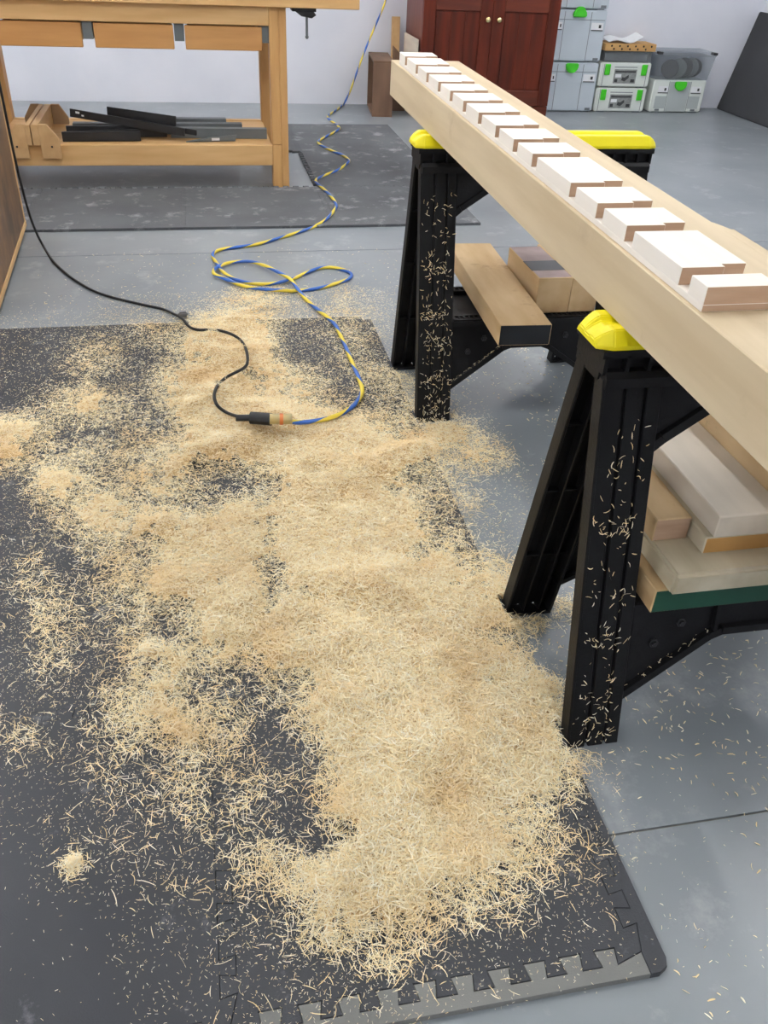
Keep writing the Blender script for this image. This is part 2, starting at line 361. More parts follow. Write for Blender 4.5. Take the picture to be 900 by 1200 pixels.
# ================================================================== SAWHORSES
YF, SL = .195, .22
def half_T(sg):
    # (u, z, d): u along the rail, d inward from the outer face
    return lambda u, d, z: (u-.3275, sg*(-(YF-SL*z)+d), z)
def make_horse(label):
    t = thing('sawhorse', label, 'sawhorse', (.878, 1.107, 0), 0, 'folding sawhorses')
    # top rail body
    mb = MB()
    mb.box(-.32, .32, -.036, .036, .655, .706)
    mb.box(-.325, .325, -.050, .050, .694, .7055)
    mb.prism([(-.058, .648), (.058, .648), (.058, .664), (.050, .672), (-.050, .672), (-.058, .664)], -.316, .316, 'x')
    k = -.318
    while k < .32:
        mb.box(k-.003, k+.003, -.050, .050, .668, .698); k += .0353
    mb.build('top_beam', MT['black'], t)
    # yellow cap
    prof = [(-.049, .705), (-.049, .713), (-.038, .735), (-.016, .735), (-.010, .728), (.010, .728), (.016, .735), (.038, .735), (.049, .713), (.049, .705)]
    secs = [(-.334, .74, .40), (-.324, .86, .72), (-.310, 1, 1), (.310, 1, 1), (.324, .86, .72), (.334, .74, .40)]
    vs = []; fs = []; n = len(prof)
    for u, sy, sz in secs: vs += [(u, y*sy, .705+(z-.705)*sz) for y, z in prof]
    for i in range(len(secs)-1):
        for k in range(n): fs.append((i*n+k, i*n+(k+1) % n, (i+1)*n+(k+1) % n, (i+1)*n+k))
    fs += [tuple(range(n)), tuple(range((len(secs)-1)*n, len(secs)*n))]
    MB().add(vs, fs).build('cap', MT['yellow'], t, bevel=.003, seg=2)['label'] = 'bright yellow rail cap'
    for sg in (1, -1):
        T = half_T(sg)
        for side in (0, 1):
            U = (lambda a: a) if side == 0 else (lambda a: .655-a)
            mb = MB()
            def b(u0, u1, d0, d1, z0, z1, mi=0):
                a, c = sorted((U(u0), U(u1))); mb.box(a, c, d0, d1, z0, z1, mi, T)
            zt = .66
            b(.012, .107, .0075, .011, .012, zt)                 # recessed back plate
            for (a, c) in ((.014, .044), (.050, .078), (.084, .107)):
                b(a, c, 0, .0078, 0, zt)                          # three raised bands, grooves between
            b(.010, .016, 0, .032, 0, zt); b(.102, .109, .004, .040, 0, zt)   # side flanges
            for a in (.045, .079): b(a, a+.004, .010, .034, .01, zt)          # inner ribs
            b(.012, .107, .008, .040, 0, .008)                    # foot plate
            for z in (.18, .36, .52): b(.014, .104, .010, .024, z, z+.005)
            mb.build('leg', MT['black'], t, bevel=.0012)
        # upper gusset panel
        def polyplate(pts, d0, d1, mbx): mbx.prism(pts, d0, d1, 'y', 0, T)
        half = [(.104, .54), (.125, .556), (.235, .622), (.275, .632)]
        low = half+[(.655-u, z) for u, z in half[::-1]]
        mb = MB(); polyplate(low+[(.551, .662), (.104, .662)], .012, .017, mb)
        for (u0, z0), (u1, z1) in zip(low[:-1], low[1:]):
            L = math.hypot(u1-u0, z1-z0); nx, nz = -(z1-z0)/L*.014, (u1-u0)/L*.014
            mb.prism([(u0, z0), (u1, z1), (u1+nx, z1+nz), (u0+nx, z0+nz)], .002, .036, 'y', 0, T)
        mb.build('gusset', MT['black'], t)
        # lower brace panel
        half = [(.104, .088), (.262, .192), (.282, .199)]
        low = half+[(.655-u, z) for u, z in half[::-1]]
        mb = MB(); polyplate(low+[(.551, .272), (.104, .272)], .014, .019, mb)
        for (u0, z0), (u1, z1) in zip(low[:-1], low[1:]):
            L = math.hypot(u1-u0, z1-z0); nx, nz = -(z1-z0)/L*.013, (u1-u0)/L*.013
            mb.prism([(u0, z0), (u1, z1), (u1+nx, z1+nz), (u0+nx, z0+nz)], .002, .036, 'y', 0, T)
        mb.box(.104, .551, .002, .036, .262, .275, 0, T)
        for u in (.268, .383): mb.box(u-.003, u+.003, .003, .016, .2, .264, 0, T)
        mb.build('brace', MT['black'], t)
        for u, z in ((.158, .19), (.205, .225), (.45, .225), (.497, .19)):
            mb = MB(); mb.cyl((0, 0, 0), .009, .006, 'y', 6); mb.cyl((0, -.004, 0), .005, .006, 'y', 6)
            mb.v = [T(u+a, .010+bb, z+cc) for a, bb, cc in mb.v]
            mb.build('bolt', MT['blackbar'], t)
    # folding tray between the two halves
    mb = MB()
    mb.box(-.215, .215, -.128, .128, .262, .268)
    for y in (-.128, -.098, .090, .120): mb.box(-.215, .215, y, y+.008, .266, .279)
    k = -.21
    while k < .212:
        mb.box(k, k+.005, -.122, -.098, .268, .2785); mb.box(k, k+.005, .098, .122, .268, .2785); k += .0145
    for x in (-.215, .207): mb.box(x, x+.008, -.128, .128, .262, .279)
    mb.build('tray', MT['black'], t)
    return t
near = make_horse('black plastic sawhorse with yellow cap, a stack of four pale boards on its tray')
far = copy_tree(near)
far['label'] = 'black plastic sawhorse with yellow cap, carrying a black-ended board and two blocks'
near.scale = (1, 1, .9864); far.scale = (1, 1, 1.0132)
far.location = (.878, 2.299, 0)

# ================================================================== THE BEAM AND ITS NOTCHED STRIP
bx, by, bz, TILT = .583, 1.1, .7252, .0165
def tilt(o, x=bx, y=by, z=bz): o.location = (x, y, z); o.rotation_euler = (TILT, 0, 0); return o
t = thing('timber_beam', 'long thick pale maple beam resting across the two sawhorses', 'beam', (0, 0, 0)); tilt(t)
MB().box(0, .208, -.95, 1.69, 0, .095).build('beam_body', MT['maple'], t, bevel=.0015)
mb = MB(); mb.box(.208, .228, -.95, .115, .0, .094); mb.prism([(.208, .115), (.226, .115), (.220, .135), (.214, .150), (.208, .160)], .03, .093, 'z')
mb.build('side_lamination', MT['maple'], t, bevel=.001)
NE = [2.631, 2.495, 2.372, 2.247, 2.132, 2.015, 1.893, 1.770, 1.654, 1.545, 1.357, 1.245, 1.138, .970, .904]
mb = MB(); x0, x1, xs_ = .006, .102, .066; z0, zf, z1 = .0955, .1045, .1275
f0 = 2.705
mb.box(x0, x1, NE[-1]-by, f0-by, z0, zf, 0)
for k, Y in enumerate(NE):
    last = k == len(NE)-1
    rc = 0 if last else .010
    P = [(x0, f0), (x1, f0), (x1, Y+rc), (xs_, Y+rc), (xs_, Y), (x0, Y)]
    if last: P = [(x0, f0), (x1, f0), (x1, Y), (x0, Y)]
    P = [(a, c-by) for a, c in P]
    mb.prism(P, zf-.0004, z1, 'z'); f0 = Y-.026
# end-grain faces look straight back towards -y
for i, f in enumerate(mb.f):
    v = [Vector(mb.v[j]) for j in f]
    yy = [q.y for q in v]
    if max(yy)-min(yy) < 1e-6: mb.mi[i] = 1
s = tag(tilt(mb.build('notched_strip', [MT['maple_far'], MT['endgrain']], None, bevel=.0006)), 'pale wooden strip with a row of dog-hole notches lying on the long beam', 'wood strip')

# ================================================================== BOARDS ON THE SAWHORSE TRAYS
def board(name, x0, x1, y0, y1, z0, z1, m, lab, em=None, rz=0.0, bev=.002, cat='board', seg=1, group=None, topm=None):
    mb = MB(); cx, cy = (x0+x1)/2, (y0+y1)/2
    mb.box(x0-cx, x1-cx, y0-cy, y1-cy, 0, z1-z0)
    if em: mb.mi[2] = 1
    ms = [m, em or m]
    if topm: mb.mi[1] = 2; ms.append(topm)
    o = mb.build(name, ms, None, bevel=bev, seg=seg); o.location = (cx, cy, z0); o.rotation_euler = (0, 0, rz)
    return tag(o, lab, cat, group)
zn = .2753
board('lumber_board', .672, .952, .948, 1.30, zn, zn+.048, MT['rough_ash'], 'thick board with a green painted end, lowest on the tray', MT['greenend'])
board('lumber_board', .688, .955, .930, 1.32, zn+.0482, zn+.091, MT['ash_g'], 'wide pale board with rounded edges lying on the green-ended board', None, bev=.006, seg=3)
board('wood_block', .688, .752, 1.022, 1.28, zn+.0912, zn+.135, MT['rough_ash'], 'small rough block with a dark knot beside the amber-ended board', MT['endgrain'], cat='block')
board('lumber_board', .756, .925, .978, 1.32, zn+.0912, zn+.124, MT['ash_g'], 'board with an amber end, between two wider pale boards', MT['amber'])
board('lumber_board', .767, .888, .976, 1.33, zn+.1242, zn+.166, MT['ash'], 'smooth light grey board lying topmost on the stack of boards')
board('lumber_board', .8885, .995, .80, 1.33, zn+.1242, zn+.212, MT['rough_ash'], 'brown-sided thick board set on edge beside the smooth topmost board')
zf_ = .2828
board('lumber_board', .752, .892, 1.987, 2.655, zf_, zf_+.058, MT['rough_ash'], 'rough board with a black painted end on the sawhorse tray', MT['blackend'], rz=-.052)
bl = board('wood_block', .908, 1.008, 2.198, 2.47, zf_, zf_+.104, MT['rough_ash'], 'pale block with a stained top and a dark band across it', cat='block', topm=MT['purple'])
st = MB().box(-.0495, .0495, -.075, .005, .1005, .1045).build('dark_band', MT['blackend'], bl)
board('wood_block', 1.0095, 1.093, 2.199, 2.50, zf_, zf_+.102, MT['rough_ash'], 'plain pale block next to the block with a dark band', cat='block')

# ================================================================== WORKBENCH
YL = 4.672
wb = thing('workbench', 'pine workbench with three drawers and a low shelf against the white wall', 'workbench', (-.25, YL, 0))
def W(x0, x1, y0, y1, z0, z1, name, m, bev=.003):
    return MB().box(x0+.25, x1+.25, y0-YL, y1-YL, z0, z1).build(name, m, wb, bevel=bev)
W(-1.5, .806, YL-.03, 5.42, .822, .895, 'benchtop', MT['pine'])
W(-1.25, .376, YL+.002, YL+.045, .742, .8215, 'apron', MT['pine'])
W(-1.25, .376, 5.32, 5.36, .742, .8215, 'apron', MT['pine'])
for xl in (.376, -1.02):
    W(xl, xl+.046, YL, YL+.09, .212, .8215, 'leg', MT['pine_v'])
    W(xl+.0462, xl+.082, YL, YL+.09, 0.0, .8215, 'leg', MT['pine_v'])
    W(xl, xl+.046, YL+.001, YL+.09, 0.0, .211, 'leg_foot', MT['pine_v'])
    W(xl-.008, xl+.052, 5.27, 5.36, 0, .8215, 'leg', MT['pine_v'])
    W(xl+.010, xl+.070, YL+.092, 5.268, .748, .820, 'end_rail', MT['pine_v'])
W(-.972, .3755, YL+.003, YL+.048, .111, .210, 'rail', MT['pine'])
W(-.972, .366, 5.30, 5.345, .111, .210, 'rail', MT['pine'])
W(-.972, .374, YL+.049, 5.299, .185, .206, 'shelf', MT['pine'])
for (a, b_) in ((-.85, -.486), (-.431, -.071), (-.019, .343)):
    d = W(a, b_, YL+.012, YL+.03, .634, .736, 'drawer', MT['pine_d'])
    mb = MB()
    for xx in (a+.012, b_-.024): mb.box(xx+.25, xx+.262, .03, .5, .65, .73)
    mb.box(a+.274, b_+.226, .03, .5, .65, .662); mb.box(a+.274, b_+.226, .49, .5, .65, .73)
    mb.build('drawer_box', MT['ply'], d)
for xx in (-.459, -.045, .358):
    o = MB(); o.box(xx+.25-.022, xx+.25+.022, .02, .5, .668, .7415); o.box(xx+.25-.014, xx+.25-.008, .016, .022, .675, .735); o.box(xx+.25+.008, xx+.25+.014, .016, .022, .675, .735)
    o.build('drawer_runner', MT['greybar'], wb)
vz = thing('bench_vise', 'dark metal vise with a hanging handle under the benchtop end', 'vise', (.545, YL+.02, .82))
mb = MB(); mb.box(-.055, .06, 0, .09, -.016, .0015); mb.prism([(-.04, -.016), (.05, -.016), (.062, -.03), (.04, -.044), (-.01, -.036)], .01, .06, 'y'); mb.build('jaw', MT['blackbar'], vz, bevel=.002)
mb = MB(); mb.cyl((.018, .03, -.125), .006, .095, 'z', 10); mb.sphere((.018, .03, -.125), .009, 10); mb.build('handle', MT['greybar'], vz)

# wooden saddles hanging over the shelf rail
def saddle(loc, flip, lab):
    t = thing('wooden_bracket', lab, 'bracket', loc)
    f = -1 if flip else 1
    poly = [(0, .0), (f*.088, .0), (f*.088, .092), (f*.040, .155), (0, .155)]
    MB().prism(poly, -.02, -.001, 'y').build('end_plate', MT['ply'], t, bevel=.0015)
    MB().prism([(0, .058), (f*.080, .058), (f*.080, .092), (f*.040, .155), (0, .155)], .50, .519, 'y').build('end_plate', MT['ply_in'], t, bevel=.0015)
    a, b2 = sorted((-.0005*f, -f*(.034 if not flip else .022)))
    MB().box(a, b2, -.0195, .5185, .0605, .153).build('side_board', MT['ply'], t, bevel=.001)
    for zz, xx in ((.055, f*.05),): MB().cyl((xx, -.0215, zz), .005, .002, 'y', 10).build('screw', MT['blackbar'], t)
    return t
saddle((-.745, YL-.001, .1505), False, 'plywood bracket with a slanted corner, next to the black steel bars')
saddle((-.806, YL-.001, .1505), True, 'plywood bracket with a slanted corner, beside the bench leg')

# bars on the shelf
def bar(p0, p1, wz, th, m, lab, cat='metal bar', roll=0, zoff=0.0, group=None, hole=False, name='steel_bar'):
    p0 = np.array(p0); p1 = np.array(p1); d = p1-p0; L = np.linalg.norm(d)
    mb = MB(); mb.box(0, L, -th/2, th/2, 0, wz)
    o = mb.build(name, m, None, bevel=.0015)
    o.location = p0; o.rotation_euler = (roll, -math.asin(d[2]/L), math.atan2(d[1], d[0]))
    tag(o, lab, cat, group)
    if hole:
        h = MB(); h.box(.03, .05, -th/2-.001, th/2+.001, wz*.55, wz*.8); h.box(.06, .072, -th/2-.001, th/2+.001, wz*.3, wz*.5); h.build('hole', MT['label'], o)
    return o
zs = .2065
bar((-.655, 4.760, zs), (-.278, 4.762, zs+.004), .046, .012, MT['blackbar'], 'short black steel bar lying along the front of the shelf')
bar((-.648, 4.79, zs+.001), (-.26, 4.82, zs+.012), .040, .014, MT['blackbar'], 'black bar behind the short front bar on the shelf')
bar((-.64, 4.83, zs+.004), (-.15, 4.86, zs+.004), .056, .016, MT['blackbar'], 'black bar in the middle of the pile on the shelf')
bar((-.62, 4.90, zs+.090), (-.06, 4.745, zs+.030), .038, .010, MT['blackbar'], 'slotted black bar slanting down across the pile on the shelf', hole=True)
bar((-.44, 4.915, zs+.078), (-.10, 4.80, zs+.056), .058, .010, MT['blackbar'], 'wide black bar lying on top of the pile on the shelf')
bar((-.38, 4.868, zs+.070), (.0, 4.755, zs+.032), .026, .010, MT['blackbar'], 'thin black bar with a notched end poking out of the pile')
bar((-.62, 4.955, zs), (.24, 4.965, zs), .052, .05, MT['greybar'], 'grey steel channel at the middle of the shelf')
bar((-.50, 5.04, zs), (.16, 5.05, zs), .060, .05, MT['greybar'], 'grey steel channel at the back of the shelf')
bar((-.13, 4.872, zs), (.362, 4.856, zs), .048, .045, MT['greybar'], 'grey steel channel ending beside the bench leg')
t = thing('folded_bracket', 'grey folded metal bracket lying flat near the shelf front', 'bracket', (.08, 4.795, zs), .12)
mb = MB(); mb.prism([(-.14, -.03), (.11, -.03), (.12, .01), (-.02, .05)], 0, .006, 'z'); mb.build('plate', MT['greybar'], t)
mb = MB(); mb.prism([(-.13, 0.0), (.11, 0.0), (.12, .03), (-.01, .022)], -.030, -.024, 'y'); mb.build('flange', MT['greybar'], t)
MB().box(-.01, .03, -.032, -.0305, .006, .018).build('tag', MT['label'], t)

# ================================================================== CABINET AND THINGS ALONG THE WALL
CY = 6.53
cb = thing('cupboard', 'tall reddish cherry cupboard with two panelled doors and brass knobs', 'cabinet', (2.067, CY, 0))
cw = .492
mb = MB(); mb.box(-cw, -cw+.02, .022, .525, 0, 1.9); mb.build('side_panel', MT['red_side'], cb, bevel=.002)
mb = MB(); mb.box(cw-.02, cw, .022, .525, 0, 1.9); mb.build('side_panel', MT['red_side'], cb, bevel=.002)
MB().box(-cw+.0205, cw-.0205, .515, .525, .02, 1.9).build('back_panel', MT['red_side'], cb)
MB().box(-cw-.02, cw+.02, 0, .527, 1.9005, 1.94).build('top', MT['red_h'], cb, bevel=.004)
MB().box(-cw, cw, .010, .0215, 0, .085).build('plinth', MT['red_h'], cb, bevel=.002)
for sg in (-1, 1):
    a, b_ = (-cw+.002, -.0015) if sg < 0 else (.0015, cw-.002)
    d = MB().box(a, b_, .010, .021, .09, 1.895).build('door', MT['red'], cb)
    sw = .085
    for (u0, u1) in ((a, a+sw), (b_-sw, b_)): MB().box(u0, u1, 0, .0098, .09, 1.895).build('stile', MT['red'], d, bevel=.002)
    for (z0_, z1_) in ((.09, .19), (.685, .78), (1.80, 1.895)): MB().box(a+sw+.0005, b_-sw-.0005, 0, .0098, z0_, z1_).build('rail', MT['red_h'], d, bevel=.002)
    for (z0_, z1_) in ((.195, .68), (.785, 1.795)):
        mb = MB()
        pw = (b_-a-2*sw-.014)/3
        for q in range(3):
            mb = MB().box(a+sw+.007+q*pw, a+sw+.0062+(q+1)*pw, .004, .0099, z0_+.004, z1_-.004).build('door_panel', MT['red'], d, bevel=.001)
    kx = -.036 if sg < 0 else .046
    mb = MB(); mb.cyl((kx, -.012, .636), .007, .014, 'y', 12); mb.sphere((kx, -.022, .636), .019, 16, 0, (1, .75, 1)); mb.build('knob', MT['brass'], d, smooth=True)

# open walnut box beside the cupboard
cr = thing('wooden_box', 'brown open wooden box standing on its side by the cupboard', 'box', (1.25, 6.58, 0), -.10)
sx, sy, sz = .145, .455, .362
MB().box(0, sx, 0, .016, .0165, sz-.0165).build('side_board', MT['walnut'], cr, bevel=.0015)
MB().box(0, sx, sy-.016, sy, .0165, sz-.0165).build('side_board', MT['walnut'], cr, bevel=.0015)
MB().box(0, sx, 0, sy, 0, .016).build('end_board', MT['walnut'], cr, bevel=.0015)
MB().box(0, sx, 0, sy, sz-.016, sz).build('end_board', MT['walnut'], cr, bevel=.0015)
MB().box(sx-.012, sx-.0005, .0165, sy-.0165, .0165, sz-.0165).build('bottom_board', MT['walnut'], cr)
def lean(name, x, y, wx, th, h, ax, m, lab, ay=0.0, cat='board'):
    o = MB().box(0, wx, 0, th, 0, h).build(name, m, None, bevel=.002); o.location = (x, y, 0.001); o.rotation_euler = (ax, ay, 0)
    return tag(o, lab, cat)
lean('offcut_board', 1.455, 6.93, .06, .02, .60, -.10, MT['ply'], 'narrow tan offcut leaning on the wall behind the brown box')
o = MB().prism([(0, 0), (.098, 0), (.098, .34), (0, .43)], 0, .018, 'y').build('offcut_board', MT['walnut'], None, bevel=.002); o.location = (1.442, 6.80, .001); o.rotation_euler = (-.12, 0, 0)
tag(o, 'short brown offcut with a slanted top leaning behind the brown box', 'board')
lean('grey_panel', 1.548, 6.555, .012, .42, .50, 0, MT['ash'], 'thin grey white panel propped against the cupboard side', cat='panel')

# ---------------- tool cases
def rect(mb, x0, x1, z0, z1, y=-.002, d=.002, mi=0): return mb.box(x0, x1, y, y+d, z0, z1, mi)
def tloc(parent, cx, cz, up=False, s=1.0):
    q = [(-.050, .030), (.050, .030), (.050, -.008), (.018, -.036), (-.018, -.036), (-.050, -.008)]
    if up: q = [(-.052, -.034), (.052, -.034), (.056, -.010), (.024, .034), (-.024, .034), (-.056, -.010)]
    o = MB().prism([(cx+a*s, cz+b_*s) for a, b_ in q], -.020, -.0005, 'y').build('latch', MT['green'], parent, bevel=.006, seg=2); o['label'] = 'bright green latch'
    return o
def label(parent, x0, x1, z0, z1, kind=0):
    l = MB().box(x0, x1, -.004, -.0003, z0, z1).build('label', MT['label'], parent)
    mb = MB(); ww, hh = x1-x0, z1-z0
    def r(a, b_, c, d): mb.box(x0+a*ww, x0+b_*ww, -.0052, -.0041, z0+c*hh, z0+d*hh)
    if kind == 0: r(.62, .82, .35, .75); r(0, 1, 0, .12)
    if kind == 1:
        pass
    mb.build('print', MT['ink'], l)
    return l
def case(x, z, wd, hd, m, style, lab, grp, y=6.84, dep=.205):
    t = thing('tool_case', lab, 'tool case', (x, y, z), 0, grp)
    mb = MB(); mb.box(0, wd, 0, dep, 0.006, hd-.002); mb.build('body', m, t, bevel=.008, seg=2)
    for fx in (.03, wd-.09):
        for fy in (.004, dep-.03): MB().box(fx, fx+.06, fy, fy+.026, 0, .007).build('foot', MT['seam'], t)
    if style == 'tall':
        for xx in (.105, wd-.125): MB().box(xx, xx+.004, -.001, .0005, .012, hd-.014).build('groove', MT['seam'], t)
        MB().box(.012, wd-.012, -.001, .0005, hd-.068, hd-.064).build('groove', MT['seam'], t)
        label(t, .045, .095, hd-.135, hd-.082); label(t, wd-.113, wd-.02, hd-.135, hd-.082)
        MB().box(wd-.062, wd-.02, -.0015, .0005, .012, .03).build('badge', MT['seam'], t)
    if style == 'flat':
        for xx in (.035, wd-.080):
            MB().box(xx, xx+.043, -.012, -.0005, hd*.50, hd*.93).build('latch', MT['green'], t, bevel=.003)['label'] = 'green clip'
        for xx in (.028, wd-.034): MB().box(xx, xx+.004, -.0008, .0005, .012, hd-.012).build('groove', MT['seam'], t)
        MB().box(.115, wd-.115, -.0012, .0005, hd*.80, hd*.83).build('groove', MT['seam'], t)
        lw0, lw1, lz0, lz1 = .118, wd-.115, .03, hd*.73
        l = MB().box(lw0, lw1, -.0022, -.0003, lz0, lz1).build('label', MT['greyprint'], t)
        mb = MB(); hh = lz1-lz0; ww = lw1-lw0
        mb.box(lw0+.008, lw1-.008, -.003, -.0023, lz1-.022, lz1-.010)
        mb.prism([(lw0+ww*.36, lz0+hh*.22), (lw0+ww*.52, lz0+hh*.15), (lw0+ww*.68, lz0+hh*.42), (lw0+ww*.66, lz0+hh*.62), (lw0+ww*.50, lz0+hh*.42), (lw0+ww*.38, lz0+hh*.45)], -.003, -.0023, 'y')
        mb.box(lw0+.010, lw0+.035, -.003, -.0023, lz0+.008, lz0+.03); mb.box(lw1-.042, lw1-.010, -.003, -.0023, lz0+.008, lz0+.03)
        mb.build('print', MT['ink'], l)
        l2 = MB().box(lw0+.012, lw0+ww*.33, -.0031, -.0023, lz0+hh*.42, lz0+hh*.66).build('label', MT['label'], t)
    if style == 'wide':
        MB().box(.135, wd-.135, -.001, .0, .012, hd-.012).build('front_panel', MT['sysdark'], t, bevel=.001)
        for xx in (.128, wd-.132): MB().box(xx, xx+.004, -.0012, .0005, .01, hd-.01).build('groove', MT['seam'], t)
        for xx in (.032, wd-.126): MB().box(xx, xx+.094, -.0014, .0, .03, hd-.115).build('front_panel', MT['sysdark'], t, bevel=.001)
        label(t, .042, .125, hd-.095, hd-.045); label(t, wd-.120, wd-.035, hd-.095, hd-.045)
        for xx in (.045, wd-.09): MB().box(xx, xx+.038, -.0022, -.0014, .014, .028).build('badge', MT['seam'], t)
    return t
t1 = case(2.612, 0, .438, .345, MT['sysgrey'], 'tall', 'tall grey tool case on the floor beside the cupboard, bottom of its stack', 'tall grey tool cases'); tloc(t1, .218, .309)
t2 = case(2.612, .3455, .438, .345, MT['sysgrey'], 'tall', 'tall grey tool case in the middle of the stack beside the cupboard', 'tall grey tool cases'); tloc(t2, .218, .330, True)
t3 = case(2.612, .691, .438, .215, MT['sysgrey'], 'tall', 'grey tool case topmost on the tall stack beside the cupboard', 'tall grey tool cases'); tloc(t3, .218, .18)
case(3.066, 0, .418, .175, MT['syswhite'], 'flat', 'flat pale tool case with green clips, under another flat case', 'flat pale tool cases')
case(3.066, .1755, .418, .175, MT['syswhite'], 'flat', 'flat pale tool case with green clips, carrying a grey tray of scraps', 'flat pale tool cases')
t6 = case(3.535, 0, .444, .236, MT['syswhite'], 'wide', 'pale tool case with a green centre latch under the clear lidded bin', None); tloc(t6, .222, .196)

# bin on the flat cases
tr = thing('parts_tray', 'shallow dusty grey tray on top of the two flat tool cases', 'tray', (3.085, 6.85, .3515))
MB().box(0, .385, 0, .19, 0, .004).build('base', MT['clear'], tr)
mb = MB(); mb.box(0, .385, 0, .004, .0045, .075); mb.box(0, .385, .186, .19, .0045, .075); mb.box(0, .004, .0045, .1855, .0045, .075); mb.box(.381, .385, .0045, .1855, .0045, .075); mb.build('wall', MT['clear'], tr)
scr = tag(MB().box(3.10, 3.45, 6.862, 7.02, .3562, .412).build('scrap_pad', MT['greybar'], None, bevel=.008), 'dark grey pad inside the shallow tray', 'pad')
pb = thing('perforated_board', 'tan perforated board lying across the shallow grey tray', 'board', (3.075, 6.835, .4270), 0)
MB().box(0, .415, 0, .20, 0, .05).build('slab', MT['orange'], pb, bevel=.003)
for zz, n_ in ((.034, 6), (.014, 5)):
    for k in range(n_):
        MB().cyl((.05+k*.065+(.02 if n_ == 5 else 0), -.0008, zz), .0075, .002, 'y', 8).build('hole', MT['dark'], pb)
pp = MB()
vs = []; fs = []
for i in range(9):
    for j in range(4): vs.append((i*.034, j*.05, .008+.012*math.sin(i*.9)+.006*j+.028*(i/8)**3))
for i in range(8):
    for j in range(3): q = i*4+j; fs.append((q, q+4, q+5, q+1))
pp.add(vs, fs); pp.add([(a, b_, c+.003) for a, b_, c in vs], fs)
o = pp.build('folded_paper', MT['label']); o.location = (3.10, 6.84, .4765); tag(o, 'crumpled white paper lying on the tan perforated board', 'paper')

# clear lidded bin
cbn = thing('storage_bin', 'smoky clear plastic bin with dark discs inside, on the pale tool case', 'storage bin', (3.53, 6.835, .2365))
mb = MB(); wd, dp, hh = .475, .21, .165
vs = [(0.01, .004, 0), (wd-.03, .004, 0), (wd-.03, dp-.004, 0), (.01, dp-.004, 0), (-.005, -.008, hh), (wd-.005, -.008, hh), (wd-.005, dp, hh), (-.005, dp, hh)]
MB().add(vs, [(0, 1, 5, 4), (1, 2, 6, 5), (2, 3, 7, 6), (3, 0, 4, 7), (3, 2, 1, 0)]).build('tub', MT['clear'], cbn)
mb = MB(); mb.prism([(-.012, hh+.0005), (wd, hh+.0005), (wd, hh+.016), (wd-.03, hh+.034), (.02, hh+.034), (-.012, hh+.016)], -.012, dp, 'y'); mb.build('lid', MT['clear'], cbn, bevel=.003)
for xx in (-.014, wd-.03): MB().box(xx, xx+.034, -.016, .03, hh+.012, hh+.028).build('clip', MT['rubber'], cbn)
for k, (cx, r_, yy) in enumerate(((.125, .066, .03), (.205, .068, .055), (.265, .070, .075), (.325, .070, .095), (.372, .066, .12))):
    o = MB().cyl((0, 0, 0), r_, .02, 'y', 28).build('sanding_disc', MT['panel'] if k in (0, 2, 4) else MT['greybar'], None, bevel=.003)
    o.location = (3.53+cx, 6.835+yy, .2365+.006+r_); o.rotation_euler = (0, 0, -.35)
    tag(o, ['dark round disc at the front inside the clear bin', 'grey disc behind the front disc inside the clear bin', 'dark disc in the middle of the clear bin', 'grey disc fourth inside the clear bin', 'dark disc rearmost inside the clear bin'][k], 'disc', 'discs in the clear bin')

# dark panel leaning on the right wall
pn = MB().box(0, .02, -2.0, 0, 0, .72).build('foam_sheet', MT['panel'], None, bevel=.006, seg=2)
pn.location = (4.23, 7.03, .003); pn.rotation_euler = (0, math.atan2(.17, .70), 0)
tag(pn, 'large charcoal foam sheet leaning against the side wall', 'foam sheet')

# stained bench side at the left edge
lc = thing('tool_cabinet', 'brown stained plywood cabinet side with pale edging, black cord hanging down it', 'cabinet', (-.757, 3.975, 0), .044)
Lc = 1.00
MB().box(-.62, -.010, -Lc, -.002, .03, .95).build('carcass', MT['ply'], lc, bevel=.002)
MB().box(-.0095, 0, -Lc, -.022, .052, .95).build('side_panel', MT['stain'], lc, bevel=.001)
MB().box(-.0095, .004, -Lc, 0, .030, .0515).build('edging', MT['ply'], lc, bevel=.001)
MB().box(-.0095, .002, -.0215, 0, .052, .95).build('edging', MT['ply'], lc, bevel=.001)
MB().box(-.64, .02, -Lc-.02, .02, .9505, .975).build('top', MT['ply'], lc, bevel=.003)
for (a, b_) in ((-.57, -.12), (-.57, -.90), (-.06, -.12), (-.06, -.90)): MB().box(a-.025, a+.025, b_-.025, b_+.025, 0, .0295).build('foot', MT['blackbar'], lc)

GRID = """
00000000144102000000000000
00001111356324310000000000
11122446786234310000000000
11254247887224310000000000
11232367777642562000000000
13675258887653335200000000
76334447888888767852000000
64354568888888887565100000
26754675335788864421100000
15666554567788875431100000
22366777886888886432100000
23146478894888875644100000
33335588773788877765400000
24434544786767888887665000
25443435776668898775400000
34424765666778999877510000
23234564435358889976871000
32134665533589999999872000
43223567531468999999973000
22232233332248999999875200
11123333233238999999764200
11222223232237999986542000
11222222323224899986543210
01212222245557999865433210
01111222233678987543322100
00001111222467765332211100
00001111222344433211111100
00001101111223332211111000
00000111111222221111000000
00000111111111111000000000
""".split()
G = np.array([[int(c) for c in r.ljust(26, '0')[:26]] for r in GRID], float)/9
GX, GY, GS = 15.0, 325.0, 30.0
def vnoise(x, y, s, seed):
    r = np.random.default_rng(seed).random((128, 128)); u = x*s+200; v = y*s+200
    i = np.floor(u).astype(int); j = np.floor(v).astype(int); fu = u-i; fv = v-j
    fu = fu*fu*(3-2*fu); fv = fv*fv*(3-2*fv)
    g_ = lambda a, b_: r[a % 128, b_ % 128]
    return (g_(i, j)*(1-fu)+g_(i+1, j)*fu)*(1-fv)+(g_(i, j+1)*(1-fu)+g_(i+1, j+1)*fu)*fv
